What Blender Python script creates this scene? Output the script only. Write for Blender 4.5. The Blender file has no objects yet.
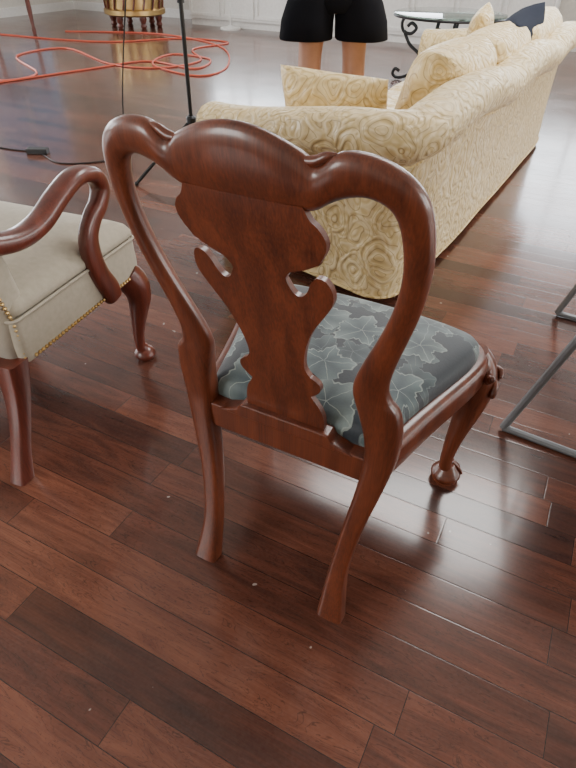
import bpy, bmesh, random
from math import *
from mathutils import Vector, Matrix
random.seed(4)
scn=bpy.context.scene
COL=scn.collection

# ------------------------------------------------------------------ helpers
def root(name,loc,yaw=0):
    e=bpy.data.objects.new(name,None);COL.objects.link(e)
    e.location=loc;e.rotation_euler=(0,0,yaw);e.empty_display_size=.1
    return e
def inv(e): return (Matrix.Translation(e.location)@Matrix.Rotation(e.rotation_euler[2],4,'Z')).inverted()
def mk(name,verts,faces,mat,parent=None,world=False,smooth=True,sharp=35,bevel=0,sub=0):
    me=bpy.data.meshes.new(name)
    if world and parent is not None:
        m=inv(parent);verts=[m@Vector(v) for v in verts]
    me.from_pydata([tuple(v) for v in verts],[],faces);me.update()
    bm=bmesh.new();bm.from_mesh(me);bmesh.ops.recalc_face_normals(bm,faces=bm.faces);bm.to_mesh(me);bm.free()
    ob=bpy.data.objects.new(name,me);COL.objects.link(ob)
    if parent is not None: ob.parent=parent
    if mat: me.materials.append(mat)
    if smooth:
        me.shade_smooth()
        if sharp: me.set_sharp_from_angle(angle=radians(sharp))
    if bevel:
        b=ob.modifiers.new('b','BEVEL');b.width=bevel;b.segments=2;b.limit_method='ANGLE'
    if sub:
        s=ob.modifiers.new('s','SUBSURF');s.levels=sub;s.render_levels=sub
    return ob
def rings(rs,cap=True,closed=True):
    n=len(rs[0]);V=[v for r in rs for v in r];F=[]
    for i in range(len(rs)-1):
        for j in range(n if closed else n-1):
            k=(j+1)%n;F.append((i*n+j,i*n+k,(i+1)*n+k,(i+1)*n+j))
    if cap:
        F.append(tuple(range(n)));F.append(tuple((len(rs)-1)*n+j for j in range(n)))
    return V,F
def cr(P,k=4):
    out=[];n=len(P)
    for i in range(n-1):
        a,b,c,d=P[max(i-1,0)],P[i],P[i+1],P[min(i+2,n-1)]
        for j in range(k):
            t=j/k
            out.append(tuple(.5*((2*b[m])+(-a[m]+c[m])*t+(2*a[m]-5*b[m]+4*c[m]-d[m])*t*t+(-a[m]+3*b[m]-3*c[m]+d[m])*t**3) for m in range(len(b))))
    out.append(tuple(P[-1]));return out
def merge(parts):
    V=[];F=[]
    for v,f in parts:
        o=len(V);V+=list(v);F+=[tuple(o+i for i in q) for q in f]
    return V,F
def boxg(x0,x1,y0,y1,z0,z1):
    V=[(x,y,z) for z in(z0,z1) for y in(y0,y1) for x in(x0,x1)]
    return V,[(0,1,3,2),(4,5,7,6),(0,1,5,4),(2,3,7,6),(0,2,6,4),(1,3,7,5)]
def tubeg(P,r,seg=10,k=4):
    P4=[tuple(p)+((r[i],) if isinstance(r,(list,tuple)) else (r,)) for i,p in enumerate(P)]
    C=cr(P4,k) if k>1 else P4
    rs=[];u=None
    for i,c in enumerate(C):
        t=Vector(C[min(i+1,len(C)-1)][:3])-Vector(C[max(i-1,0)][:3])
        if t.length<1e-9:t=Vector((0,0,1))
        t.normalize()
        if u is None: u=t.orthogonal()
        u=(u-t*u.dot(t));u=u.normalized() if u.length>1e-6 else t.orthogonal().normalized()
        w=t.cross(u)
        rs.append([Vector(c[:3])+(u*cos(2*pi*j/seg)+w*sin(2*pi*j/seg))*c[3] for j in range(seg)])
    return rings(rs)
def lathe(prof,cx=0,cy=0,seg=32,cap=True):
    return rings([[(cx+r*cos(2*pi*j/seg),cy+r*sin(2*pi*j/seg),z) for j in range(seg)] for r,z in prof],cap)
def sphere(c,r,seg=10,n=6):
    if not isinstance(r,(tuple,list)): r=(r,r,r)
    return rings([[(c[0]+r[0]*sin(a)*cos(b),c[1]+r[1]*sin(a)*sin(b),c[2]+r[2]*cos(a)) for b in [2*pi*j/seg for j in range(seg)]] for a in [max(.02,pi*i/n) if i<n else pi-.02 for i in range(n+1)]])
def cushg(O,A,B,Cc,e=4,p=.45,N=14,pinch=0.0):
    """pillow: centre O, half axes A,B (plane) and Cc (thickness)"""
    O,A,B,Cc=map(Vector,(O,A,B,Cc));V=[];F=[]
    for s in(1,-1):
        for i in range(N+1):
            for j in range(N+1):
                u=sin(pi/2*(2*i/N-1));v=sin(pi/2*(2*j/N-1))
                f=max(0,(1-abs(u)**e)*(1-abs(v)**e))**p
                k=1-pinch*(1-v*v)*abs(u)**2;k2=1-pinch*(1-u*u)*abs(v)**2
                V.append(O+A*u*k+B*v*k2+Cc*(s*f))
    M=(N+1)**2
    for s in(0,1):
        for i in range(N):
            for j in range(N):
                a=s*M+i*(N+1)+j;F.append((a,a+1,a+N+2,a+N+1))
    return V,F
def cushion(name,parent,mat,*a,**k):
    V,F=cushg(*a,**k)
    ob=mk(name,V,F,mat,parent,world=True,sharp=0)
    bm=bmesh.new();bm.from_mesh(ob.data);bmesh.ops.remove_doubles(bm,verts=bm.verts,dist=1e-4)
    bmesh.ops.recalc_face_normals(bm,faces=bm.faces);bm.to_mesh(ob.data);bm.free();ob.data.shade_smooth()
    return ob
def skin(name,J,E,mat,parent,rt=0,sub=2):
    """J: list of (x,y,z,r)"""
    me=bpy.data.meshes.new(name);me.from_pydata([j[:3] for j in J],E,[]);me.update()
    ob=bpy.data.objects.new(name,me);COL.objects.link(ob);ob.parent=parent
    me.materials.append(mat)
    m=ob.modifiers.new('k','SKIN');m.use_smooth_shade=True
    for i,j in enumerate(J):
        sv=me.skin_vertices[0].data[i];r=j[3]
        sv.radius=(r,j[4] if len(j)>4 else r);sv.use_root=(i==rt)
    s=ob.modifiers.new('s','SUBSURF');s.levels=sub;s.render_levels=sub
    return ob

# ------------------------------------------------------------------ materials
class NT:
    def __init__(s,name):
        s.m=bpy.data.materials.new(name);s.m.use_nodes=True;s.t=s.m.node_tree
        s.b=s.t.nodes['Principled BSDF']
    def n(s,typ,**k):
        x=s.t.nodes.new(typ)
        for a,v in k.items(): setattr(x,a,v)
        return x
    def l(s,a,b): s.t.links.new(a,b)
    def setin(s,sock,v):
        if hasattr(v,'is_output') or isinstance(v,bpy.types.NodeSocket): s.l(v,sock)
        else: sock.default_value=v
    def M(s,op,a,b=0,c=0,clamp=False):
        x=s.n('ShaderNodeMath',operation=op);x.use_clamp=clamp
        s.setin(x.inputs[0],a);s.setin(x.inputs[1],b);s.setin(x.inputs[2],c);return x.outputs[0]
    def V(s,op,a,b=(0,0,0)):
        x=s.n('ShaderNodeVectorMath',operation=op);s.setin(x.inputs[0],a);s.setin(x.inputs[1],b)
        return x.outputs['Value'] if op in('LENGTH','DOT_PRODUCT') else x.outputs[0]
    def mapping(s,sc=(1,1,1),rot=(0,0,0),coord='Object'):
        c=s.n('ShaderNodeTexCoord');m=s.n('ShaderNodeMapping');m.inputs['Scale'].default_value=sc;m.inputs['Rotation'].default_value=rot
        s.l(c.outputs[coord],m.inputs[0]);return m.outputs[0]
    def noise(s,vec,scale=5,det=3,dist=0,rough=.5):
        x=s.n('ShaderNodeTexNoise');s.l(vec,x.inputs['Vector'])
        x.inputs['Scale'].default_value=scale;x.inputs['Detail'].default_value=det
        x.inputs['Distortion'].default_value=dist;x.inputs['Roughness'].default_value=rough
        return x.outputs[0]
    def ramp(s,f,stops):
        x=s.n('ShaderNodeValToRGB');e=x.color_ramp.elements
        while len(e)<len(stops): e.new(.5)
        for i,(p,c) in enumerate(stops): e[i].position=p;e[i].color=(*c,1)
        s.setin(x.inputs[0],f);return x.outputs[0]
    def mix(s,f,a,b,mode='MIX'):
        x=s.n('ShaderNodeMix',data_type='RGBA',blend_type=mode)
        s.setin(x.inputs[0],f)
        for i,v in((6,a),(7,b)):
            if isinstance(v,tuple): x.inputs[i].default_value=(*v,1)
            else: s.l(v,x.inputs[i])
        return x.outputs[2]
    def bump(s,h,st=.3,d=.002):
        x=s.n('ShaderNodeBump');x.inputs['Strength'].default_value=st;x.inputs['Distance'].default_value=d
        s.l(h,x.inputs['Height']);s.l(x.outputs[0],s.b.inputs['Normal'])
    def set(s,col=None,rough=None,metal=None,coat=None,coatr=None,sheen=None,spec=None):
        B=s.b.inputs
        if col is not None:
            if isinstance(col,tuple): B['Base Color'].default_value=(*col,1)
            else: s.l(col,B['Base Color'])
        if rough is not None: s.setin(B['Roughness'],rough)
        if metal is not None: B['Metallic'].default_value=metal
        if coat is not None: B['Coat Weight'].default_value=coat
        if coatr is not None: B['Coat Roughness'].default_value=coatr
        if sheen is not None: B['Sheen Weight'].default_value=sheen
        if spec is not None: B['Specular IOR Level'].default_value=spec
        return s.m
def simple(name,col,rough=.5,metal=0,**k):
    t=NT(name)
    c=t.noise(t.mapping(),30,2)
    cc=t.mix(c,tuple(x*.88 for x in col),tuple(min(1,x*1.1) for x in col))
    return t.set(cc,rough,metal,**k)
def mahog(name,rot=(0,0,0),dark=(.038,.0085,.0042),lite=(.215,.051,.0185)):
    t=NT(name);v=t.mapping((18,18,1.4),rot)
    n1=t.noise(v,1.8,4,.5);v2=t.mapping((180,180,5),rot);n2=t.noise(v2,2,3)
    f=t.M('ADD',t.M('MULTIPLY',n1,.58),t.M('MULTIPLY',n2,.42))
    c=t.ramp(f,[(.26,dark),(.5,tuple((a+b)*.47 for a,b in zip(dark,lite))),(.74,lite)])
    t.bump(n2,.05,.001)
    return t.set(c,.35,0,coat=.4,coatr=.16)
MAH=mahog('mahogany')
MAHX=mahog('mahogany_cross',(0,radians(90),0))
MAH2=mahog('mahogany_red',dark=(.050,.011,.0075),lite=(.20,.042,.023))
BLK=simple('black_metal',(.012,.012,.013),.4,.3)
GREY=simple('grey_powdercoat',(.20,.21,.22),.45,.3)
WHITE=simple('white_paint',(.76,.75,.72),.5)
BRASS=simple('brass',(.55,.38,.16),.35,1)
ORANGE=simple('orange_cable',(.62,.10,.05),.45)
CABLE=simple('black_cable',(.012,.012,.012),.5)
SKIN=simple('skin',(.40,.19,.11),.5)
SHORTS=simple('black_cloth',(.004,.004,.006),1.0,spec=.15)
SHIRT=simple('grey_cloth',(.25,.27,.3),.9)
NAVY=simple('navy_cloth',(.013,.017,.03),.9,spec=.2)
HAIR=simple('hair',(.06,.04,.03),.7)
def glassm():
    t=NT('glass_green');t.b.inputs['Transmission Weight'].default_value=.85
    return t.set((.45,.62,.56),.03)
GLASS=glassm()
def brocade(name,base,lite,seed=0,sc=1):
    t=NT(name);v=t.mapping((sc,sc,sc))
    nx=t.n('ShaderNodeTexNoise');t.l(v,nx.inputs['Vector']);nx.inputs['Scale'].default_value=7;nx.inputs['Detail'].default_value=1
    off=t.V('SCALE',nx.outputs[1]);off.node.inputs['Scale'].default_value=.12
    vv=t.V('ADD',v,off)
    vo=t.n('ShaderNodeTexVoronoi');vo.inputs['Scale'].default_value=8.5;t.l(vv,vo.inputs['Vector'])
    r=t.M('SINE',t.M('MULTIPLY',vo.outputs['Distance'],22))
    vo2=t.n('ShaderNodeTexVoronoi');vo2.inputs['Scale'].default_value=20;t.l(vv,vo2.inputs['Vector'])
    r2=t.M('SINE',t.M('MULTIPLY',vo2.outputs['Distance'],13))
    h=t.M('ADD',t.M('MULTIPLY',r,.7),t.M('MULTIPLY',r2,.25))
    m=t.ramp(t.M('ABSOLUTE',r),[(0,(0,0,0)),(.3,(1,1,1))])
    c=t.mix(m,tuple(x*y for x,y in zip(base,(.60,.53,.42))),t.mix(t.M('MULTIPLY_ADD',r2,.5,.5,clamp=True),base,lite))
    t.bump(h,.6,.005)
    return t.set(c,t.M('MULTIPLY_ADD',r,.1,.46),0,sheen=.12)
CREAM=brocade('gold_brocade',(.65,.49,.225),(.80,.65,.37))
CREAMC=brocade('gold_brocade_cushion',(.65,.47,.195),(.78,.61,.30))
def armfab():
    t=NT('greige_linen');w=t.n('ShaderNodeTexWave');w.inputs['Scale'].default_value=120;t.l(t.mapping(),w.inputs['Vector'])
    n=t.noise(t.mapping(),60,3)
    c=t.mix(n,(.36,.32,.245),(.50,.45,.355));t.bump(t.M('ADD',n,w.outputs[1]),.12,.001)
    return t.set(c,.85,0,sheen=.2)
LINEN=armfab()
def leaf():
    t=NT('leaf_tapestry');v=t.mapping((1,1,0))
    nz=t.n('ShaderNodeTexNoise');t.l(v,nz.inputs['Vector']);nz.inputs['Scale'].default_value=28
    off=t.V('SCALE',t.V('SUBTRACT',nz.outputs[1],(.5,.5,.5)));off.node.inputs['Scale'].default_value=.016
    v=t.V('ADD',v,off)
    def layer(scale,lobes,R0,A,shift):
        vs=t.V('ADD',v,(shift,shift*.7,0))
        vo=t.n('ShaderNodeTexVoronoi',voronoi_dimensions='2D');vo.inputs['Scale'].default_value=scale;vo.inputs['Randomness'].default_value=.55
        t.l(vs,vo.inputs['Vector'])
        d=t.V('SUBTRACT',vs,vo.outputs['Position']);d=t.V('SCALE',d);d.node.inputs['Scale'].default_value=scale
        sp=t.n('ShaderNodeSeparateXYZ');t.l(d,sp.inputs[0])
        sc=t.n('ShaderNodeSeparateColor');t.l(vo.outputs['Color'],sc.inputs[0])
        th=t.M('ADD',t.M('ARCTAN2',sp.outputs[1],sp.outputs[0]),t.M('MULTIPLY',sc.outputs[0],6.283))
        r=t.V('LENGTH',d)
        cc=t.M('COSINE',t.M('MULTIPLY',th,lobes))
        sh=t.M('COSINE',th)
        fine=t.M('MULTIPLY',t.M('COSINE',t.M('MULTIPLY',th,lobes*4)),.02)
        R=t.M('ADD',t.M('ADD',t.M('MULTIPLY',cc,A),t.M('MULTIPLY_ADD',sh,.08,R0)),fine)
        df=t.M('SUBTRACT',R,r)
        inside=t.M('GREATER_THAN',df,0)
        edge=t.M('LESS_THAN',t.M('ABSOLUTE',df),.014)
        vein=t.M('MULTIPLY',t.M('LESS_THAN',t.M('MULTIPLY',t.M('ABSOLUTE',t.M('SINE',t.M('MULTIPLY',th,lobes/2))),r),.013),inside)
        shade=t.M('MULTIPLY',t.M('POWER',t.M('DIVIDE',r,.5),1.3,clamp=True),inside)
        lobe=t.M('MULTIPLY_ADD',cc,.3,.7)
        return inside,t.M('MAXIMUM',edge,vein),sc.outputs[1],t.M('MULTIPLY',shade,lobe)
    i1,e1,c1,s1=layer(7.6,5,.40,.09,.0)
    i2,e2,c2,s2=layer(9.5,5,.38,.09,.37)
    n=t.noise(v,220,2)
    base=t.mix(n,(.008,.014,.021),(.022,.032,.042))
    l2=t.mix(s2,(.022,.038,.045),(.10,.14,.145))
    l1=t.mix(s1,(.04,.065,.075),t.mix(c1,(.15,.21,.21),(.26,.32,.295)))
    col=t.mix(i2,base,l2);col=t.mix(t.M('MULTIPLY',e2,.6),col,(.18,.22,.21))
    col=t.mix(i1,col,l1);col=t.mix(t.M('MULTIPLY',e1,.7),col,(.33,.39,.35))
    col=t.mix(t.M('MULTIPLY',n,.35),col,(.02,.03,.04))
    t.bump(n,.25,.001)
    return t.set(col,.6,0,sheen=.25)
LEAF=leaf()
def floorm():
    t=NT('cherry_planks');c=t.n('ShaderNodeTexCoord');sp=t.n('ShaderNodeSeparateXYZ');t.l(c.outputs['Object'],sp.inputs[0])
    W=.093;L=1.05
    rv=t.M('DIVIDE',sp.outputs[1],W);row=t.M('FLOOR',rv)
    wn=t.n('ShaderNodeTexWhiteNoise',noise_dimensions='1D');t.l(row,wn.inputs['W'])
    ru=t.M('ADD',t.M('DIVIDE',sp.outputs[0],L),t.M('MULTIPLY',wn.outputs[0],7.3));cu=t.M('FLOOR',ru)
    cb=t.n('ShaderNodeCombineXYZ');t.l(row,cb.inputs[0]);t.l(cu,cb.inputs[1])
    w2=t.n('ShaderNodeTexWhiteNoise',noise_dimensions='2D');t.l(cb.outputs[0],w2.inputs['Vector'])
    rnd=w2.outputs[0]
    fv=t.M('FRACT',rv);fu=t.M('FRACT',ru)
    dv=t.M('MULTIPLY',t.M('MINIMUM',fv,t.M('SUBTRACT',1,fv)),W)
    du=t.M('MULTIPLY',t.M('MINIMUM',fu,t.M('SUBTRACT',1,fu)),L)
    d=t.M('MINIMUM',dv,du)
    gap=t.M('LESS_THAN',d,.0008)
    cv=t.n('ShaderNodeCombineXYZ');t.l(t.M('MULTIPLY',sp.outputs[0],1.8),cv.inputs[0]);t.l(t.M('MULTIPLY',sp.outputs[1],12),cv.inputs[1]);t.l(t.M('MULTIPLY',rnd,30),cv.inputs[2])
    g=t.noise(cv.outputs[0],2.2,5,1.2)
    cv2=t.n('ShaderNodeCombineXYZ');t.l(t.M('MULTIPLY',sp.outputs[0],6),cv2.inputs[0]);t.l(t.M('MULTIPLY',sp.outputs[1],130),cv2.inputs[1]);t.l(t.M('MULTIPLY',rnd,30),cv2.inputs[2])
    g2=t.noise(cv2.outputs[0],2,3)
    f=t.M('ADD',t.M('ADD',t.M('MULTIPLY',g,.52),t.M('MULTIPLY',g2,.22)),t.M('MULTIPLY',rnd,.34))
    col=t.ramp(f,[(.28,(.026,.0078,.0056)),(.46,(.064,.0185,.0105)),(.62,(.115,.034,.0185)),(.86,(.215,.074,.040))])
    fig=t.ramp(t.M('ABSOLUTE',t.M('SINE',t.M('MULTIPLY',g,44))),[(0,(.2,.2,.2)),(.25,(1,1,1))])
    msk=t.M('MULTIPLY',t.M('GREATER_THAN',rnd,.35),.7)
    col=t.mix(msk,col,t.mix(1.0,col,fig,'MULTIPLY'))
    col=t.mix(gap,col,(.010,.004,.003))
    du1=t.noise(c.outputs['Object'],7,6,0,.75);du2=t.noise(c.outputs['Object'],130,2)
    dust=t.M('MULTIPLY',t.M('MULTIPLY',du1,du2),.12)
    col=t.mix(dust,col,(.42,.36,.32))
    speck=t.ramp(t.noise(c.outputs['Object'],32,1),[(.785,(0,0,0)),(.80,(1,1,1))])
    col=t.mix(t.M('MULTIPLY',speck,.6),col,(.5,.45,.4))
    hgt=t.M('ADD',t.M('MULTIPLY',t.M('MINIMUM',d,.003),300),t.M('MULTIPLY',g2,.12))
    t.bump(hgt,.16,.0015)
    sm=t.noise(c.outputs['Object'],3,4)
    r=t.M('MULTIPLY_ADD',sm,.16,.13)
    return t.set(col,r,0,coat=.25,coatr=.11,spec=.5)
FLOOR=floorm()
WALL=simple('wall_paint',(.62,.59,.53),.9)
CEIL=simple('ceiling_paint',(.8,.79,.76),.9)

# ------------------------------------------------------------------ room (u along planks, v across)
YAW=-radians(26.9)
U0,U1,V0,V1,H=-9.5,5.5,-3.2,9.45,3.3
def rbox(u0,u1,v0,v1,z0,z1): return boxg(u0,u1,v0,v1,z0,z1)
def rmk(name,parts,mat,**k):
    V,F=merge(parts);ob=mk(name,V,F,mat,None,smooth=False,**k);ob.rotation_euler=(0,0,YAW);return ob
rmk('floor',[rbox(U0-.15,U1+.15,V0-.15,V1+.15,-.1,0)],FLOOR)
sk=(-1.6,1.4,3.2,4.6)
rmk('ceiling',[rbox(U0-.15,sk[0],V0-.15,V1+.15,H,H+.12),rbox(sk[1],U1+.15,V0-.15,V1+.15,H,H+.12),rbox(sk[0],sk[1],V0-.15,sk[2],H,H+.12),rbox(sk[0],sk[1],sk[3],V1+.15,H,H+.12)],CEIL)
wn=[0]
def wallwin(name,axis,c0,c1,a0,a1,wins,zb,zt):
    """wall along axis with window holes; c0..c1 thickness range"""
    parts=[];cur=a0
    def b(p,q,z0,z1):
        return rbox(p,q,c0,c1,z0,z1) if axis=='u' else rbox(c0,c1,p,q,z0,z1)
    for w0,w1 in wins:
        parts+= [b(cur,w0,0,H),b(w0,w1,0,zb),b(w0,w1,zt,H)];cur=w1
        wn[0]+=1;fr=[]
        cm=(c0+c1)/2
        def fb(p,q,z0,z1,t=.05):
            return rbox(p,q,cm-t/2,cm+t/2,z0,z1) if axis=='u' else rbox(cm-t/2,cm+t/2,p,q,z0,z1)
        fr+=[fb(w0,w0+.06,zb,zt),fb(w1-.06,w1,zb,zt),fb(w0+.06,w1-.06,zb,zb+.06),fb(w0+.06,w1-.06,zt-.06,zt)]
        m=(w0+w1)/2;fr.append(fb(m-.02,m+.02,zb+.06,zt-.06,.03));zm=(zb+zt)/2
        fr+=[fb(w0+.06,m-.02,zm-.02,zm+.02,.03),fb(m+.02,w1-.06,zm-.02,zm+.02,.03)]
        rmk('window_%d'%wn[0],fr,WHITE)
    parts.append(b(cur,a1,0,H));rmk(name,parts,WALL)
wallwin('wall_far','u',V1,V1+.15,U0,U1,[(-6.6,-4.8),(-4.2,-2.4),(-1.2,.6),(1.2,3.0)],1.05,2.8)
wallwin('wall_left','v',U0-.15,U0,V0,V1,[(-1.5,.5),(1.5,3.5),(4.5,6.5),(7,8.8)],.5,2.8)
wallwin('wall_right','v',U1,U1+.15,V0,V1,[(1.0,3.2),(4.2,6.4)],.5,2.8)
wallwin('wall_back','u',V0-.15,V0,U0,U1,[(-4,-2)],.9,2.6)
rmk('baseboard_far',[rbox(U0,U1,V1-.02,V1,0,.13)],WHITE)
rmk('baseboard_left',[rbox(U0,U0+.02,V0,V1-.02,0,.13)],WHITE)
rmk('baseboard_right',[rbox(U1-.02,U1,V0,V1-.02,0,.13)],WHITE)
rmk('baseboard_back',[rbox(U0+.02,U1-.02,V0,V0+.02,0,.13)],WHITE)
rmk('trim_skylight',[rbox(sk[0]-.08,sk[1]+.08,sk[2]-.08,sk[2],H-.03,H),rbox(sk[0]-.08,sk[1]+.08,sk[3],sk[3]+.08,H-.03,H),rbox(sk[0]-.08,sk[0],sk[2],sk[3],H-.03,H),rbox(sk[1],sk[1]+.08,sk[2],sk[3],H-.03,H)],WHITE)

def ruv(u,v,z=0):
    return Vector((u*cos(YAW)-v*sin(YAW),u*sin(YAW)+v*cos(YAW),z))
# ------------------------------------------------------------------ dining chair
CH=root('dining_chair',(-.001,.814,0),-radians(26.9))
def yb(z):
    if z<.45: return -.089*((.45-z)/.45)**1.5
    return -.112*((z-.45)/.572)**1.2
def bow(x,z): return -.020*(1-min(1,(x/.25)**2))*min(1,max(0,(z-.5)/.4))
def xs(z): return -.010*min(1,max(0,(z-.45)/.45))
PR=[((.136,0),(.196,0),.021,.4),((.137,.03),(.191,.03),.020,.4),((.141,.12),(.181,.12),.018,.4),((.151,.24),(.192,.24),.020,.4),((.164,.35),(.213,.35),.023,.4),
((.169,.42),(.227,.43),.025,.45),((.166,.49),(.231,.485),.024,.5),((.155,.545),(.231,.53),.022,.55),((.145,.585),(.224,.572),.020,.65),((.142,.605),(.208,.597),.018,.75),((.147,.635),(.203,.63),.017,.8),
((.163,.68),(.212,.68),.016,.85),((.185,.735),(.228,.74),.016,.85),((.203,.79),(.242,.795),.016,.85),((.213,.84),(.250,.85),.016,.85),((.214,.885),(.251,.90),.016,.85),
((.207,.925),(.244,.945),.017,.9),((.193,.948),(.230,.975),.018,.9),((.168,.957),(.204,.997),.019,.9),((.142,.952),(.170,1.009),.019,.9),((.122,.942),(.136,1.008),.019,.9),
((.106,.931),(.113,.992),.018,.9),((.092,.926),(.102,.990),.018,.9),((.07,.921),(.086,1.002),.018,.9),((.035,.918),(.042,1.020),.019,.9),((0,.917),(0,1.026),.019,.9)]
flat=[(a[0],a[1],b[0],b[1],t,e) for a,b,t,e in PR]
full=[(-q[0],q[1],-q[2],q[3],q[4],q[5]) for q in flat]+flat[-2::-1]
full=cr(full,4)
RS=[];n=28
for (ix,iz,ox,oz,t,e) in full:
    r=[]
    for j in range(n):
        a=2*pi*j/n;c=copysign(abs(cos(a))**e,cos(a));s=copysign(abs(sin(a))**e,sin(a))
        x=(ix+ox)/2+(ox-ix)/2*c;z=(iz+oz)/2+(oz-iz)/2*c
        z=max(z,0)
        r.append((x+xs(z),yb(z)+bow(x,z)+t*s,z))
    RS.append(r)
V,F=rings(RS);mk('back_frame',V,F,MAH,CH,sharp=38)
parts=[]
for s in(-1,1):
    P=[(s*.078,1.001),(s*.092,.9945),(s*.106,.9955),(s*.120,1.003),(s*.134,1.007)]
    parts.append(tubeg([(x+xs(z),yb(z)+bow(x,z)-.003,z-.002) for x,z in P],[.001,.0055,.007,.0055,.001],8,4))
V,F=merge(parts);mk('crest_carving',V,F,MAH,CH,sharp=60)
# splat
SP=[(.084,.44),(.084,.468),(.083,.492),(.076,.518),(.066,.536),(.061,.545),(.0605,.5455),(.061,.546),(.070,.554),(.081,.570),(.079,.587),(.064,.5985),(.0635,.599),(.055,.615),(.056,.64),(.064,.675),(.080,.715),(.101,.750),(.116,.778),(.118,.800),(.110,.820),(.096,.823),(.085,.810),(.077,.791),(.066,.780),(.054,.785),(.044,.807),(.0442,.8075),(.055,.823),(.078,.833),(.102,.848),(.1022,.8485),(.115,.872),(.117,.892),(.108,.909),(.098,.918),(.09,.935)]
hp=cr(SP,3);out=[(x,z) for x,z in hp]+[(-x,z) for x,z in hp[::-1]]
bm=bmesh.new();vs=[bm.verts.new((x,0,z)) for x,z in out];f=bm.faces.new(vs)
ex=bmesh.ops.extrude_face_region(bm,geom=[f]);bmesh.ops.translate(bm,verts=[g for g in ex['geom'] if isinstance(g,bmesh.types.BMVert)],vec=(0,.012,0))
bmesh.ops.recalc_face_normals(bm,faces=bm.faces)
z=.45
while z<.93:
    bmesh.ops.bisect_plane(bm,geom=list(bm.verts)+list(bm.edges)+list(bm.faces),plane_co=(0,0,z),plane_no=(0,0,1));z+=.02
for x in [i*.02 for i in range(-5,6)]:
    bmesh.ops.bisect_plane(bm,geom=list(bm.verts)+list(bm.edges)+list(bm.faces),plane_co=(x,0,0),plane_no=(1,0,0))
for v in bm.verts:
    z=v.co.z
    v.co.y+=yb(z)+bow(v.co.x,z)-.006-.009*min(1,max(0,(z-.80)/.11));v.co.x+=xs(z)
me=bpy.data.meshes.new('splat');bm.to_mesh(me);bm.free();me.materials.append(MAH);me.shade_smooth();me.set_sharp_from_angle(angle=radians(30))
ob=bpy.data.objects.new('splat',me);COL.objects.link(ob);ob.parent=CH
# rear rail & shoe
V,F=boxg(-.18,.18,-.016,.02,.372,.434);mk('rear_rail',V,F,MAHX,CH,smooth=False,bevel=.003)
sh=[(-.15,.43),(.15,.43),(.125,.440),(.105,.448),(.095,.463),(-.095,.463),(-.105,.448),(-.125,.440)]
V,F=rings([[(x,-.020,z) for x,z in sh],[(x,.014,z) for x,z in sh]]);mk('shoe',V,F,MAHX,CH,smooth=False,bevel=.003)
# seat frame
OU=[(.205,-.01),(.222,.05),(.240,.12),(.262,.20),(.286,.28),(.305,.35),(.311,.40),(.300,.44),(.268,.464),(.20,.478),(.10,.487),(0,.490)]
OUT=cr(OU+[(-x,y) for x,y in OU[-2::-1]],4)
sec=[(0,.375),(.002,.38),(.002,.425),(0,.436),(-.006,.444),(-.014,.447),(-.030,.446),(-.032,.375)]
rs=[]
for i,p in enumerate(OUT):
    a=OUT[max(0,i-1)];b=OUT[min(len(OUT)-1,i+1)];t=Vector((b[0]-a[0],b[1]-a[1])).normalized();nn=Vector((t.y,-t.x))
    rs.append([(p[0]+nn.x*o,p[1]+nn.y*o,zz) for o,zz in sec])
V,F=rings(rs);mk('seat_rails',V,F,MAHX,CH,sharp=40)
# slip seat
PO=[(0,.012),(.10,.012),(.172,.014),(.188,.03),(.203,.08),(.222,.15),(.245,.22),(.268,.29),(.284,.35),(.287,.40),(.275,.430),(.245,.448),(.18,.460),(.09,.468),(0,.470)]
pq=cr(PO,4);pl=pq+[(-x,y) for x,y in pq[-2:0:-1]]
rs=[]
for s,zz in[(.985,.425),(1,.445),(1.0,.455),(.99,.466),(.965,.475),(.92,.483),(.84,.490),(.7,.497),(.5,.502),(.28,.505),(.08,.506)]:
    rs.append([(x*s,.24+(y-.24)*s,zz) for x,y in pl])
V,F=rings(rs);mk('slip_seat',V,F,LEAF,CH,sharp=0)
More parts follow.
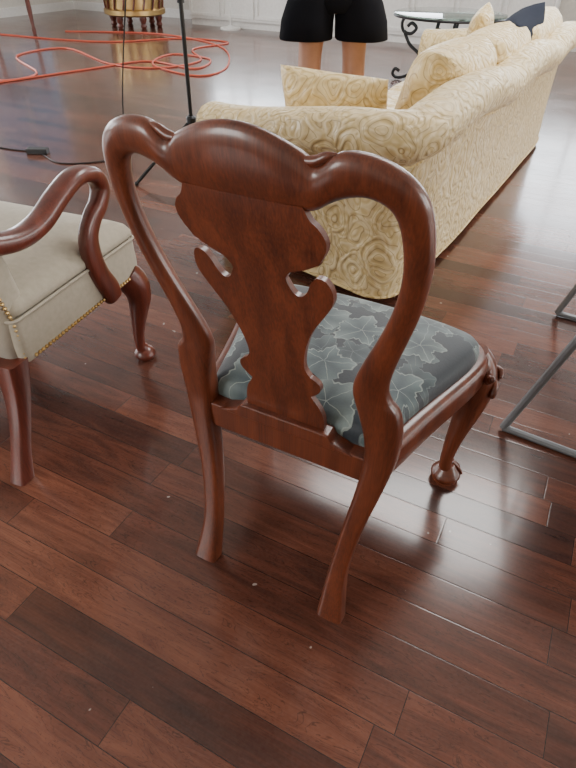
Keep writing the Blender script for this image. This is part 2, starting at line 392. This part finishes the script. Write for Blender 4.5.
# front legs
for s in(-1,1):
    L=[(.275,.425,.44,.030),(.286,.432,.405,.042),(.294,.438,.365,.047),(.298,.440,.32,.043),(.296,.436,.265,.034),(.288,.428,.205,.0265),(.281,.420,.145,.0205),(.278,.417,.09,.017),(.280,.421,.055,.018)]
    V,F=tubeg([(s*p[0],p[1],p[2]) for p in L],[p[3] for p in L],18,4)
    fx,fy=s*.284,.433
    parts=[(V,F),lathe([(.016,.062),(.021,.054),(.028,.044),(.036,.033),(.0405,.025),(.041,.019),(.036,.013),(.030,.011),(.030,.008),(.034,.006),(.034,0)],fx,fy,28)]
    o=Vector((s*.72,.69,0));side=Vector((-o.y*s,o.x*s,0));Z=Vector((0,0,1))
    for k in(-1,0,1):
        d=(o+side*k*.55).normalized()
        parts.append(tubeg([Vector((fx,fy,.066))+d*.012,Vector((fx,fy,.045))+d*.031,Vector((fx,fy,.025))+d*.043],[.003,.005,.003],8,3))
    kc=Vector((s*.292,.436,.392))
    for k in range(-4,5):
        a=k*.30
        b0=kc+o*.038
        d=side*sin(a)*.036-Z*cos(a)*.050
        parts.append(tubeg([b0,b0+d*.5+o*.014,b0+d*.95+o*.006],[.004,.0085,.004],8,3))
    for k in(-1,1):
        sd=side*k
        for (q,rr) in (((.030,-.002),.013),((.047,-.010),.011),((.060,.000),.009),((.070,.010),.007)):
            c=Vector((s*.288,.43,.402))+sd*q[0]+Z*q[1]+o*(.018-.35*q[0])
            parts.append(sphere(tuple(c),(rr,rr,rr*1.2),10,8))
        parts.append(tubeg([kc+sd*.02+o*.03-Z*.01,kc+sd*.045+o*.024-Z*.03,kc+sd*.05+o*.020-Z*.055,kc+sd*.034+o*.026-Z*.062],[.005,.008,.007,.004],8,4))
    V,F=merge(parts);mk('front_leg_%d'%(1 if s<0 else 2),V,F,MAH,CH,sharp=60)

# ------------------------------------------------------------------ armchair (local x = its right, y forward)
AY=-atan2(.335,.942)
AR=root('upholstered_armchair',(-.71,1.01,0),AY)
def rrect(x0,x1,y0,y1,r,z,k=5,dy=0):
    o=[]
    for cx,cy,a0 in((x1-r,y1-r,0),(x0+r,y1-r,90),(x0+r,y0+r,180),(x1-r,y0+r,270)):
        for i in range(k+1):
            a=radians(a0+90*i/k);o.append((cx+r*cos(a),cy+r*sin(a)+dy,z))
    return o
def inset_stack(x0,x1,y0,y1,st,r=.03):
    return rings([rrect(x0+d,x1-d,y0+d,y1-d,max(.006,r),z) for d,z in st])
V,F=inset_stack(-.62,0,.13,.665,[(.01,.325),(.0,.33),(-.002,.38),(0,.44),(.0,.452)],.02);mk('seat_base',V,F,LINEN,AR,sharp=40)
V,F=inset_stack(-.615,-.005,.14,.668,[(.004,.452),(-.004,.462),(-.004,.475),(.006,.492),(.03,.507),(.08,.520),(.16,.528),(.22,.53)],.03);mk('seat_cushion',V,F,LINEN,AR,sharp=0)
pts=rrect(-.622,.002,.128,.667,.02,.453);V,F=tubeg(pts+[pts[0]],.0045,6,1);mk('welt',V,F,LINEN,AR)
rs=[]
for z,w,th in[(.325,.29,.05),(.45,.295,.05),(.6,.30,.055),(.8,.305,.055),(.95,.30,.05),(1.02,.28,.045),(1.06,.24,.03),(1.07,.2,.015)]:
    rs.append(rrect(-.31-w,-.31+w,.135-th+.03,.135+th+.03,.028 if th>.03 else .012,z,5,-.22*max(0,z-.45)))
V,F=rings(rs);mk('back',V,F,LINEN,AR,sharp=0)
parts=[]
y=.165
while y<.655: parts.append(sphere((.003,y,.338),.0055,8,4));parts.append(sphere((-.623,y,.338),.0055,8,4));y+=.0135
x=-.61
while x<-.01: parts.append(sphere((x,.668,.338),.0055,8,4));x+=.0135
z=.345
while z<.62:
    parts.append(sphere((-.008,.138-.22*max(0,z-.45),z),.0055,8,4));z+=.0135
V,F=merge(parts);mk('nailheads',V,F,BRASS,AR)
def flatsweep(P,seg=20,k=5):
    """P: (x,y,z,rw,rx) swept mostly in the yz plane"""
    C=cr(P,k);rs=[]
    for i,c in enumerate(C):
        a=C[max(0,i-1)];b=C[min(len(C)-1,i+1)];t=Vector((0,b[1]-a[1],b[2]-a[2])).normalized();nn=Vector((0,-t.z,t.y))
        rs.append([Vector(c[:3])+nn*c[3]*copysign(abs(cos(2*pi*j/seg))**.75,cos(2*pi*j/seg))+Vector((c[4],0,0))*copysign(abs(sin(2*pi*j/seg))**.75,sin(2*pi*j/seg)) for j in range(seg)])
    return rings(rs)
for s,nm in((0,'arm_right'),(1,'arm_left')):
    P=[(-.03,.04,.675,.025,.027),(-.02,.13,.648,.025,.029),(-.005,.22,.630,.024,.030),(.0,.30,.642,.023,.031),(.0,.38,.678,.022,.031),(0,.455,.702,.021,.031),(0,.520,.690,.021,.030),(0,.548,.650,.021,.027),(0,.528,.608,.024,.024),(0,.488,.578,.027,.022),(0,.458,.535,.031,.021),(.0,.455,.475,.033,.021),(.0,.470,.415,.034,.021),(.004,.495,.36,.035,.021),(.004,.505,.325,.031,.020)]
    if s: P=[(-.62-p[0],)+p[1:] for p in P]
    V,F=flatsweep(P);mk(nm,V,F,MAH2,AR,sharp=60)
for s in(0,1):
    sx=lambda x:(-.62-x) if s else x
    L=[(-.035,.625,.34,.048),(-.02,.645,.30,.049),(-.012,.652,.25,.041),(-.018,.642,.18,.029),(-.025,.632,.11,.020),(-.025,.630,.06,.018),(-.022,.638,.04,.022)]
    parts=[tubeg([(sx(p[0]),p[1],p[2]) for p in L],[p[3] for p in L],16,4),lathe([(.018,.045),(.03,.034),(.037,.022),(.037,.013),(.03,.005),(.028,0)],sx(-.02),.641,24)]
    V,F=merge(parts);mk('front_leg_%d'%(s+1),V,F,MAH2,AR,sharp=60)
    rs=[]
    for yy,zz,w in cr([(.115,.345,.034),(.10,.25,.027),(.075,.16,.022),(.045,.08,.021),(.018,.0,.025)],4):
        rs.append(rrect(sx(-.035)-w,sx(-.035)+w,yy-w,yy+w,w*.35,zz,3))
    V,F=rings(rs);mk('rear_leg_%d'%(s+1),V,F,MAH2,AR,sharp=50)

# ------------------------------------------------------------------ sofa
SF=root('curved_sofa',(.7,3.5,0),0)
path=[(-.335,2.575),(-.1,2.38),(.2,2.125),(.32,2.025),(.42,2.030),(.51,2.14),(.66,2.38),(.83,2.65),(1.02,2.98),(1.21,3.30),(1.51,3.82),(1.75,4.24),(1.83,4.43),(1.80,4.53),(1.70,4.60),(1.38,4.78),(1.0,5.0)]
PT=cr(path,8);ln=[0]
for i in range(1,len(PT)): ln.append(ln[-1]+(Vector(PT[i])-Vector(PT[i-1])).length)
def nrm(i):
    a=PT[max(0,i-1)];b=PT[min(len(PT)-1,i+1)];t=Vector((b[0]-a[0],b[1]-a[1])).normalized();return Vector((t.y,-t.x))
def Hs(i):
    d=min(ln[i],ln[-1]-ln[i])
    k=min(1,d/.95);h=.64+.105*(3*k*k-2*k**3)
    if d>.95:
        q=(ln[i]-.95)/(ln[-1]-1.9);h+=.042*abs(sin(pi*3*q))**.8
    return h
rs=[];pipe=[];pipe2=[]
for i,p in enumerate(PT):
    h=Hs(i);nn=nrm(i)
    sec=[(-.03,.025),(.0,.03),(0,.12),(-.004,.2),(-.004,.35),(0,h-.22),(.010,h-.185),(.035,h-.165),(.070,h-.148),(.098,h-.115),(.108,h-.075),(.098,h-.035),(.07,h-.010),(.03,h),(-.015,h-.002),(-.06,h-.02),(-.09,h-.06),(-.105,h-.12),(-.11,.42),(-.12,.2),(-.12,.03)]
    rs.append([(p[0]+nn.x*o,p[1]+nn.y*o,z) for o,z in sec])
    pipe.append((p[0]+nn.x*.012,p[1]+nn.y*.012,h-.188));pipe2.append((p[0]+nn.x*.004,p[1]+nn.y*.004,.035))
V,F=rings(rs);mk('frame_upholstery',V,F,CREAM,SF,world=True,sharp=60)
V,F=merge([tubeg(pipe,.005,6,1),tubeg(pipe2,.006,6,1)]);mk('piping',V,F,CREAMC,SF,world=True)
parts=[]
for i in(0,len(PT)-1):
    p=Vector((*PT[i],0));nn=nrm(i);nn=Vector((nn.x,nn.y,0))
    f=Vector((PT[0][0]-PT[1][0],PT[0][1]-PT[1][1],0)).normalized() if i==0 else Vector((PT[-1][0]-PT[-2][0],PT[-1][1]-PT[-2][1],0)).normalized()
    h=Hs(i);c=[p+nn*(.01+.075*cos(a))+f*.004+Vector((0,0,h-.085+.075*sin(a))) for a in [radians(x) for x in range(-200,200,20)]]
    parts.append(tubeg(c,.006,6,1))
V,F=merge(parts);mk('arm_front_piping',V,F,CREAMC,SF,world=True)
D0,D1=.10,.84
i0=next(i for i in range(len(PT)) if PT[i][1]>2.35 and PT[i][0]>.5);i1=max(i for i in range(len(PT)) if PT[i][0]>1.60 and PT[i][1]<4.25)
idx=list(range(i0,i1+1))
rs=[]
for i in idx:
    nn=nrm(i);p=Vector(PT[i]);a=p-nn*D0;b=p-nn*(D1-.02)
    rs.append([(a.x,a.y,.04),(a.x,a.y,.31),(b.x,b.y,.31),(b.x,b.y,.04)])
V,F=rings(rs);mk('deck',V,F,CREAM,SF,world=True,smooth=False,bevel=.01)
K=3
for k in range(K):
    a=idx[int(k*(len(idx)-1)/K)];b=idx[int((k+1)*(len(idx)-1)/K)]
    pa,pb=Vector(PT[a]),Vector(PT[b]);na,nb=nrm(a),nrm(b);nn=((na+nb)/2).normalized()
    g=(pb-pa);gl=g.length;g.normalize();mid=(pa+pb)/2
    if k==0: mid=mid-g*.02
    o=mid-nn*(D0+D1+.04)/2
    cushion('seat_cushion_%d'%(k+1),SF,CREAMC,(o.x,o.y,.385),(g.x*gl/2*1.0,g.y*gl/2*1.0,0),(-nn.x*.35,-nn.y*.35,0),(0,0,.085),e=10,p=.35)
    o=mid-nn*.165
    cushion('back_cushion_%d'%(k+1),SF,CREAMC,(o.x,o.y,.645),(g.x*gl/2*1.05,g.y*gl/2*1.05,0),(nn.x*.055,nn.y*.055,.205),(-nn.x*.135,-nn.y*.135,.03),e=4.5,p=.42)
cushion('loose_pillow_1',SF,CREAMC,(.17,2.50,.625),(.205,-.135,0),(-.02,-.03,.15),(.045,.07,.015),e=3.2,p=.5,pinch=.05)
cushion('loose_pillow_2',SF,CREAMC,(1.22,4.32,.64),(.06,.13,.02),(.0,.0,.20),(-.07,.03,0),e=3.2,p=.5,pinch=.05)
cushion('throw_pillow',SF,NAVY,(1.20,3.62,.71),(.15,.26,.03),(.07,-.04,.17),(-.08,.05,.05),e=3,p=.5,pinch=.08)
parts=[]
for x,y in((-.25,2.61),(.36,2.14),(1.05,3.2),(1.70,4.42),(.55,3.3) ,(1.08,4.92)):
    parts.append(lathe([(.02,0),(.026,.02),(.03,.04)],x,y,12))
V,F=merge(parts);mk('feet',V,F,MAH,SF,world=True)

# ------------------------------------------------------------------ light stand
LS=root('light_stand',(-.60,3.54,0))
parts=[tubeg([(0,0,.10),(0,0,2.0)],.012,10,1),tubeg([(0,0,.9),(0,0,.96)],.020,10,1),lathe([(.02,.27),(.028,.28),(.028,.34),(.02,.35)],0,0,14),lathe([(.018,.10),(.022,.11),(.022,.14),(.018,.15)],0,0,14)]
for a in(210,330,90):
    d=Vector((cos(radians(a)),sin(radians(a)),0))
    parts+=[tubeg([d*.02+Vector((0,0,.31)),d*.38+Vector((0,0,.012))],.010,8,1),tubeg([d*.02+Vector((0,0,.125)),d*.20+Vector((0,0,.165))],.006,6,1),sphere(tuple(d*.38+Vector((0,0,.012))),.013)]
V,F=merge(parts);mk('stand_frame',V,F,BLK,LS)
V,F=merge([lathe([(.014,2.0),(.05,2.02),(.11,2.12),(.13,2.2),(.125,2.2)],0,0,24,True),tubeg([(.02,0,.315),(.07,-.01,.315)],.008,8,1)]);mk('lamp_head',V,F,GREY,LS)
# ------------------------------------------------------------------ cables
def cable(name,P,r,mat,extra=None):
    R=root(name,(P[0][0],P[0][1],0))
    pr=[tubeg([(p[0],p[1],p[2] if len(p)>2 else r) for p in P],r,6,6)]
    V,F=merge(pr);mk('cord',V,F,mat,R,world=True)
    if extra: 
        V,F=extra;mk('adapter',V,F,mat,R,world=True,smooth=False,bevel=.004)
cable('power_cable',[(-3.2,4.35),(-2.5,4.25),(-2.0,4.02),(-1.73,3.93),(-1.5,3.72),(-1.2,3.82),(-1.16,4.1),(-1.12,4.0,.3),(-.95,3.8,.9),(-.63,3.56,1.95)],.0045,CABLE,boxg(-1.80,-1.66,3.90,3.96,0,.035))
cable('extension_cord',[(-3.9,6.7),(-3.2,6.6),(-2.9,6.2),(-2.7,6.6),(-3.3,7.6),(-2.9,8.2),(-2.1,7.2),(-1.5,7.0),(-1.1,7.5),(-1.3,8.3),(-.9,8.9),(-1.6,9.2),(-2.4,8.8),(-3.2,8.9),(-4.2,9.3)],.0085,ORANGE)
cable('extension_cord',[(-2.9,6.1),(-2.2,6.9),(-1.7,7.4),(-1.1,7.0),(-1.0,7.6),(-1.5,7.9),(-1.6,7.2),(-1.0,6.6),(-.75,7.2),(-1.0,8.6),(-2.0,9.6),(-3.4,9.7)],.0085,ORANGE)

# ------------------------------------------------------------------ folding table at right (only its legs are in frame)
FT=root('folding_table',(.67,1.27,0),atan2(.69,.42)-pi/2)
parts=[]
for yy in(0,.80):
    parts+=[tubeg([(0,yy,.012),(.95,yy,.012)],.011,8,1),tubeg([(0,yy,.012),(.19,yy,.70)],.012,8,1),tubeg([(.95,yy,.012),(.76,yy,.70)],.012,8,1)]
parts+=[tubeg([(.12,0,.43),(.12,.80,.43)],.008,8,1),tubeg([(.83,0,.43),(.83,.80,.43)],.008,8,1)]
V,F=merge(parts);mk('legs',V,F,GREY,FT)
V,F=boxg(.15,1.35,-.03,.83,.70,.735);mk('tabletop',V,F,GREY,FT,smooth=False,bevel=.01)

# ------------------------------------------------------------------ glass table
GT=root('glass_table',(1.50,6.45,0))
V,F=lathe([(.52,.598),(.535,.602),(.535,.612),(.52,.616)],0,0,64);mk('glass_top',V,F,GLASS,GT,sharp=40)
parts=[]
for k in range(4):
    a=radians(45+90*k+20);d=Vector((cos(a),sin(a),0));Z=Vector((0,0,1))
    P=[(.30,.595),(.40,.58),(.46,.52),(.44,.44),(.36,.42),(.31,.47),(.36,.51),(.40,.48)]
    parts.append(tubeg([d*x+Z*z for x,z in P],.016,8,5))
    P=[(.43,.44),(.36,.33),(.24,.24),(.22,.14),(.32,.06),(.44,.02),(.50,.05),(.48,.10),(.43,.08)]
    parts.append(tubeg([d*x+Z*z for x,z in P],.016,8,5))
c=[(.24*cos(a),.24*sin(a),.24) for a in [2*pi*i/24 for i in range(25)]];parts.append(tubeg(c,.012,8,1))
c=[(.53*cos(a),.53*sin(a),.59) for a in [2*pi*i/48 for i in range(49)]];parts.append(tubeg(c,.010,8,1))
V,F=merge(parts);mk('iron_base',V,F,BLK,GT)

# ------------------------------------------------------------------ far things
DT=root('brass_drum_table',(-2.5,10.45,0))
V,F=lathe([(.42,.16),(.47,.18),(.47,.24),(.43,.26),(.44,.50),(.43,.66),(.47,.68),(.47,.74),(.42,.76)],0,0,40);mk('drum',V,F,BRASS,DT,sharp=40)
parts=[]
for k in range(6):
    a=2*pi*k/6;parts.append(lathe([(.03,0),(.05,.03),(.035,.07),(.055,.12),(.05,.17)],.36*cos(a),.36*sin(a),14))
for k in range(18):
    a=2*pi*k/18;parts.append(tubeg([(.44*cos(a),.44*sin(a),.25),(.455*cos(a+.1),.455*sin(a+.1),.46),(.44*cos(a),.44*sin(a),.67)],.014,6,4))
V,F=merge(parts);mk('turned_feet',V,F,MAH2,DT)
FL=root('floor_lamp',(-1.0,10.3,0))
V,F=merge([lathe([(.16,0),(.16,.02),(.05,.04),(.015,.06)],0,0,28),tubeg([(0,0,.05),(0,0,1.5)],.012,10,1)]);mk('stand',V,F,WHITE,FL,sharp=40)
V,F=lathe([(.2,1.45),(.12,1.75)],0,0,28,False);mk('shade',V,F,WHITE,FL)
CB=root('base_cabinets',tuple(ruv(-3.8,V1-.32)),YAW)
parts=[boxg(-2.6,2.9,-.27,.30,.10,.88),boxg(-2.6,2.9,-.22,.30,0,.10)]
for k in range(9):
    x=-2.58+k*.61
    for a in((x,x+.57,.14,.18),(x,x+.57,.80,.84),(x,x+.04,.18,.80),(x+.53,x+.57,.18,.80)): parts.append(boxg(a[0],a[1],-.29,-.27,a[2],a[3]))
V,F=merge(parts);mk('carcass',V,F,WHITE,CB,smooth=False)
V,F=boxg(-2.63,2.93,-.31,.30,.88,.92);mk('countertop',V,F,GREY,CB,smooth=False)
WT=root('wooden_table',(-4.5,9.4,0),YAW)
parts=[boxg(-.8,.8,-.45,.45,.70,.74),boxg(-.72,.72,-.38,.38,.60,.70)]
for x in(-.68,.68):
    for y in(-.34,.34): parts.append(lathe([(.025,0),(.03,.05),(.022,.1),(.035,.3),(.03,.5),(.04,.62)],x,y,12))
V,F=merge(parts);mk('table_frame',V,F,MAH2,WT,smooth=True,sharp=40)

# ------------------------------------------------------------------ person (standing, seen from behind)
PE=root('standing_person',(.245,4.12,0),radians(4))
J=[(0,0,.98,.145,.11),
(0,.0,1.12,.13,.10),(0,.01,1.27,.15,.105),(0,0,1.42,.13,.085),(0,.0,1.50,.055),(0,.01,1.57,.052),
(-.11,0,.90,.10),(-.135,.0,.72,.095),(-.143,.005,.57,.076),(-.146,-.026,.42,.084),(-.148,-.01,.22,.052),(-.148,-.01,.10,.040),
(.11,0,.90,.10),(.135,.0,.72,.095),(.143,.005,.57,.076),(.146,-.026,.42,.084),(.148,-.01,.22,.052),(.148,-.01,.10,.040)]
E=[(0,1),(1,2),(2,3),(3,4),(4,5),(0,6),(6,7),(7,8),(8,9),(9,10),(10,11),(0,12),(12,13),(13,14),(14,15),(15,16),(16,17)]
for s in(-1,1):
    b=len(J);J+=[(s*.19,0,1.42,.058),(s*.245,-.01,1.26,.048),(s*.27,.0,1.12,.042),(s*.275,.04,.98,.034),(s*.27,.07,.87,.024)]
    E+=[(3,b),(b,b+1),(b+1,b+2),(b+2,b+3),(b+3,b+4)]
skin('body',J,E,SKIN,PE)
for s in(-1,1):
    nm='hand_%d'%(1 if s<0 else 2);w=Vector((s*.27,.07,.87))
    parts=[rings([[(w.x+.014*cos(a)*k,w.y+.038*sin(a)*k2,z) for a in [2*pi*i/12 for i in range(12)]] for k,k2,z in((1,.6,.88),(1.1,.9,.85),(1.1,1.05,.81),(.9,1.0,.785))])]
    for i,(oy,l) in enumerate(((-.028,.062),(-.010,.074),(.009,.080),(.027,.070))):
        b=Vector((w.x,w.y+oy,.79));parts.append(tubeg([b,b+Vector((-s*.006,.002,-l*.4)),b+Vector((-s*.018,.004,-l*.75)),b+Vector((-s*.032,.004,-l*.95))],[.0095,.0092,.0085,.006],8,3))
    b=Vector((w.x-s*.005,w.y+.028,.845));parts.append(tubeg([b,b+Vector((-s*.014,.026,-.022)),b+Vector((-s*.022,.034,-.052))],[.013,.011,.008],8,3))
    V,F=merge(parts);mk(nm,V,F,SKIN,PE,sharp=0)
parts=[sphere((0,.02,1.70),(.078,.098,.118),20,14),tubeg([(0,.112,1.72),(0,.135,1.69),(0,.118,1.68)],[.008,.014,.008],8,3),sphere((-.08,.01,1.70),(.012,.022,.034)),sphere((.08,.01,1.70),(.012,.022,.034)),sphere((0,.06,1.63),(.05,.05,.045),14,8)]
V,F=merge(parts);mk('head',V,F,SKIN,PE,sharp=0)
V,F=merge([sphere((-.03,.108,1.715),.011),sphere((.03,.108,1.715),.011)]);mk('eyes',V,F,WHITE,PE)
V,F=merge([tubeg([(-.028,.112,1.645),(0,.120,1.643),(.028,.112,1.645)],[.003,.006,.003],8,3)]);mk('mouth',V,F,simple('lips',(.4,.16,.13),.5),PE)
V,F=sphere((0,.0,1.735),(.086,.100,.100),20,12);mk('hair',V,F,HAIR,PE,sharp=0)
JS=[(0,0,1.02,.165,.125),(0,.0,1.15,.150,.118),(0,.01,1.28,.165,.12),(0,0,1.42,.135,.095),(0,0,1.49,.07)]
ES=[(0,1),(1,2),(2,3),(3,4)]
for s in(-1,1):
    b=len(JS);JS+=[(s*.20,0,1.425,.072),(s*.25,-.01,1.26,.066)];ES+=[(3,b),(b,b+1)]
skin('shirt',JS,ES,SHIRT,PE)
parts=[]
def ell(cx,cy,rx,ry,z,n=40,w=0): return [(cx+(rx+w*cos(5*a))*cos(a),cy+(ry+w*cos(5*a))*sin(a),z) for a in [2*pi*i/n for i in range(n)]]
HM=.675
for s in(-1,1):
    parts.append(rings([ell(s*.168,0,.145,.135,HM+.08,w=-.004),ell(s*.176,0,.160,.150,HM+.007,w=.005),ell(s*.178,0,.164,.152,HM,w=.005),ell(s*.176,0,.168,.158,HM+.007,w=.005),ell(s*.168,0,.163,.152,HM+.10,w=.003),ell(s*.145,0,.150,.150,.87,w=.002),ell(s*.115,0,.130,.150,.95),ell(s*.09,0,.11,.135,1.04)],cap=False))
parts.append(rings([ell(0,0,.13,.12,.82),ell(0,0,.20,.15,.87),ell(0,0,.225,.155,.95),ell(0,0,.20,.145,1.06),ell(0,0,.185,.135,1.08)]))
V,F=merge(parts);mk('shorts',V,F,SHORTS,PE,sharp=0)
for s in(-1,1):
    rs=[]
    for y,w,h in((-.085,.03,.05),(-.07,.042,.075),(-.02,.045,.09),(.05,.048,.07),(.12,.052,.05),(.18,.045,.04),(.205,.02,.028)):
        rs.append([(s*.15+w*cos(a),y,max(0,h/2+h/2*1.1*sin(a))) for a in [2*pi*i/16 for i in range(16)]])
    V,F=rings(rs);mk('shoe_%d'%(1 if s<0 else 2),V,F,SHIRT,PE,sharp=50)

# ------------------------------------------------------------------ light
w=bpy.data.worlds.new('sky');scn.world=w;w.use_nodes=True
nt=w.node_tree;bg=nt.nodes['Background'];sky=nt.nodes.new('ShaderNodeTexSky');sky.sky_type='NISHITA';sky.sun_elevation=radians(45);sky.sun_disc=False;sky.sun_rotation=radians(60)
nt.links.new(sky.outputs[0],bg.inputs[0]);bg.inputs[1].default_value=.12
def area(name,u,v,z,su,sv,tgt,E,col=(1,.97,.93)):
    l=bpy.data.lights.new(name,'AREA');l.shape='RECTANGLE';l.size=su;l.size_y=sv;l.energy=E;l.color=col
    o=bpy.data.objects.new(name,l);COL.objects.link(o);o.location=ruv(u,v,z)
    d=ruv(*tgt)-o.location;o.rotation_euler=d.to_track_quat('-Z','Y').to_euler();return o
area('skylight_lamp',-.1,3.9,H+.08,2.8,1.2,(-.1,3.9,0),185)
for i,(a,b) in enumerate([(-6.6,-4.8),(-4.2,-2.4),(-1.2,.6),(1.2,3.0)]):
    area('window_lamp_far_%d'%i,(a+b)/2,V1+.2,1.9,1.75,1.7,((a+b)/2,0,1.0),95,(.91,.96,1))
for i,(a,b) in enumerate([(-1.5,.5),(1.5,3.5),(4.5,6.5)]):
    area('window_lamp_left_%d'%i,U0-.2,(a+b)/2,1.65,1.9,2.2,(0,(a+b)/2,.8),185,(.96,.98,1))
for i,(a,b) in enumerate([(1.0,3.2),(4.2,6.4)]):
    area('window_lamp_right_%d'%i,U1+.2,(a+b)/2,1.65,2.1,2.2,(0,(a+b)/2,.8),155,(1,.97,.93))
area('window_lamp_back',-3,V0-.2,1.75,1.9,1.6,(-1,2,.6),150,(1,.97,.93))

# ------------------------------------------------------------------ camera
p=radians(38.98);r=radians(1.016)
Fw=Vector((0,cos(p),-sin(p)));Up=Vector((0,sin(p),cos(p)));X=Vector((1,0,0))
X2=X*cos(r)+Up*sin(r);U2=Up*cos(r)-X*sin(r)
cd=bpy.data.cameras.new('camera');cam=bpy.data.objects.new('camera',cd);COL.objects.link(cam)
m=Matrix.Identity(4)
for i in range(3): m[i][0]=X2[i];m[i][1]=U2[i];m[i][2]=-Fw[i]
m[0][3],m[1][3],m[2][3]=0,0,1.197
cam.matrix_world=m
cd.sensor_fit='VERTICAL';cd.sensor_height=24;cd.lens=558.4/768*24;cd.clip_start=.02
scn.camera=cam
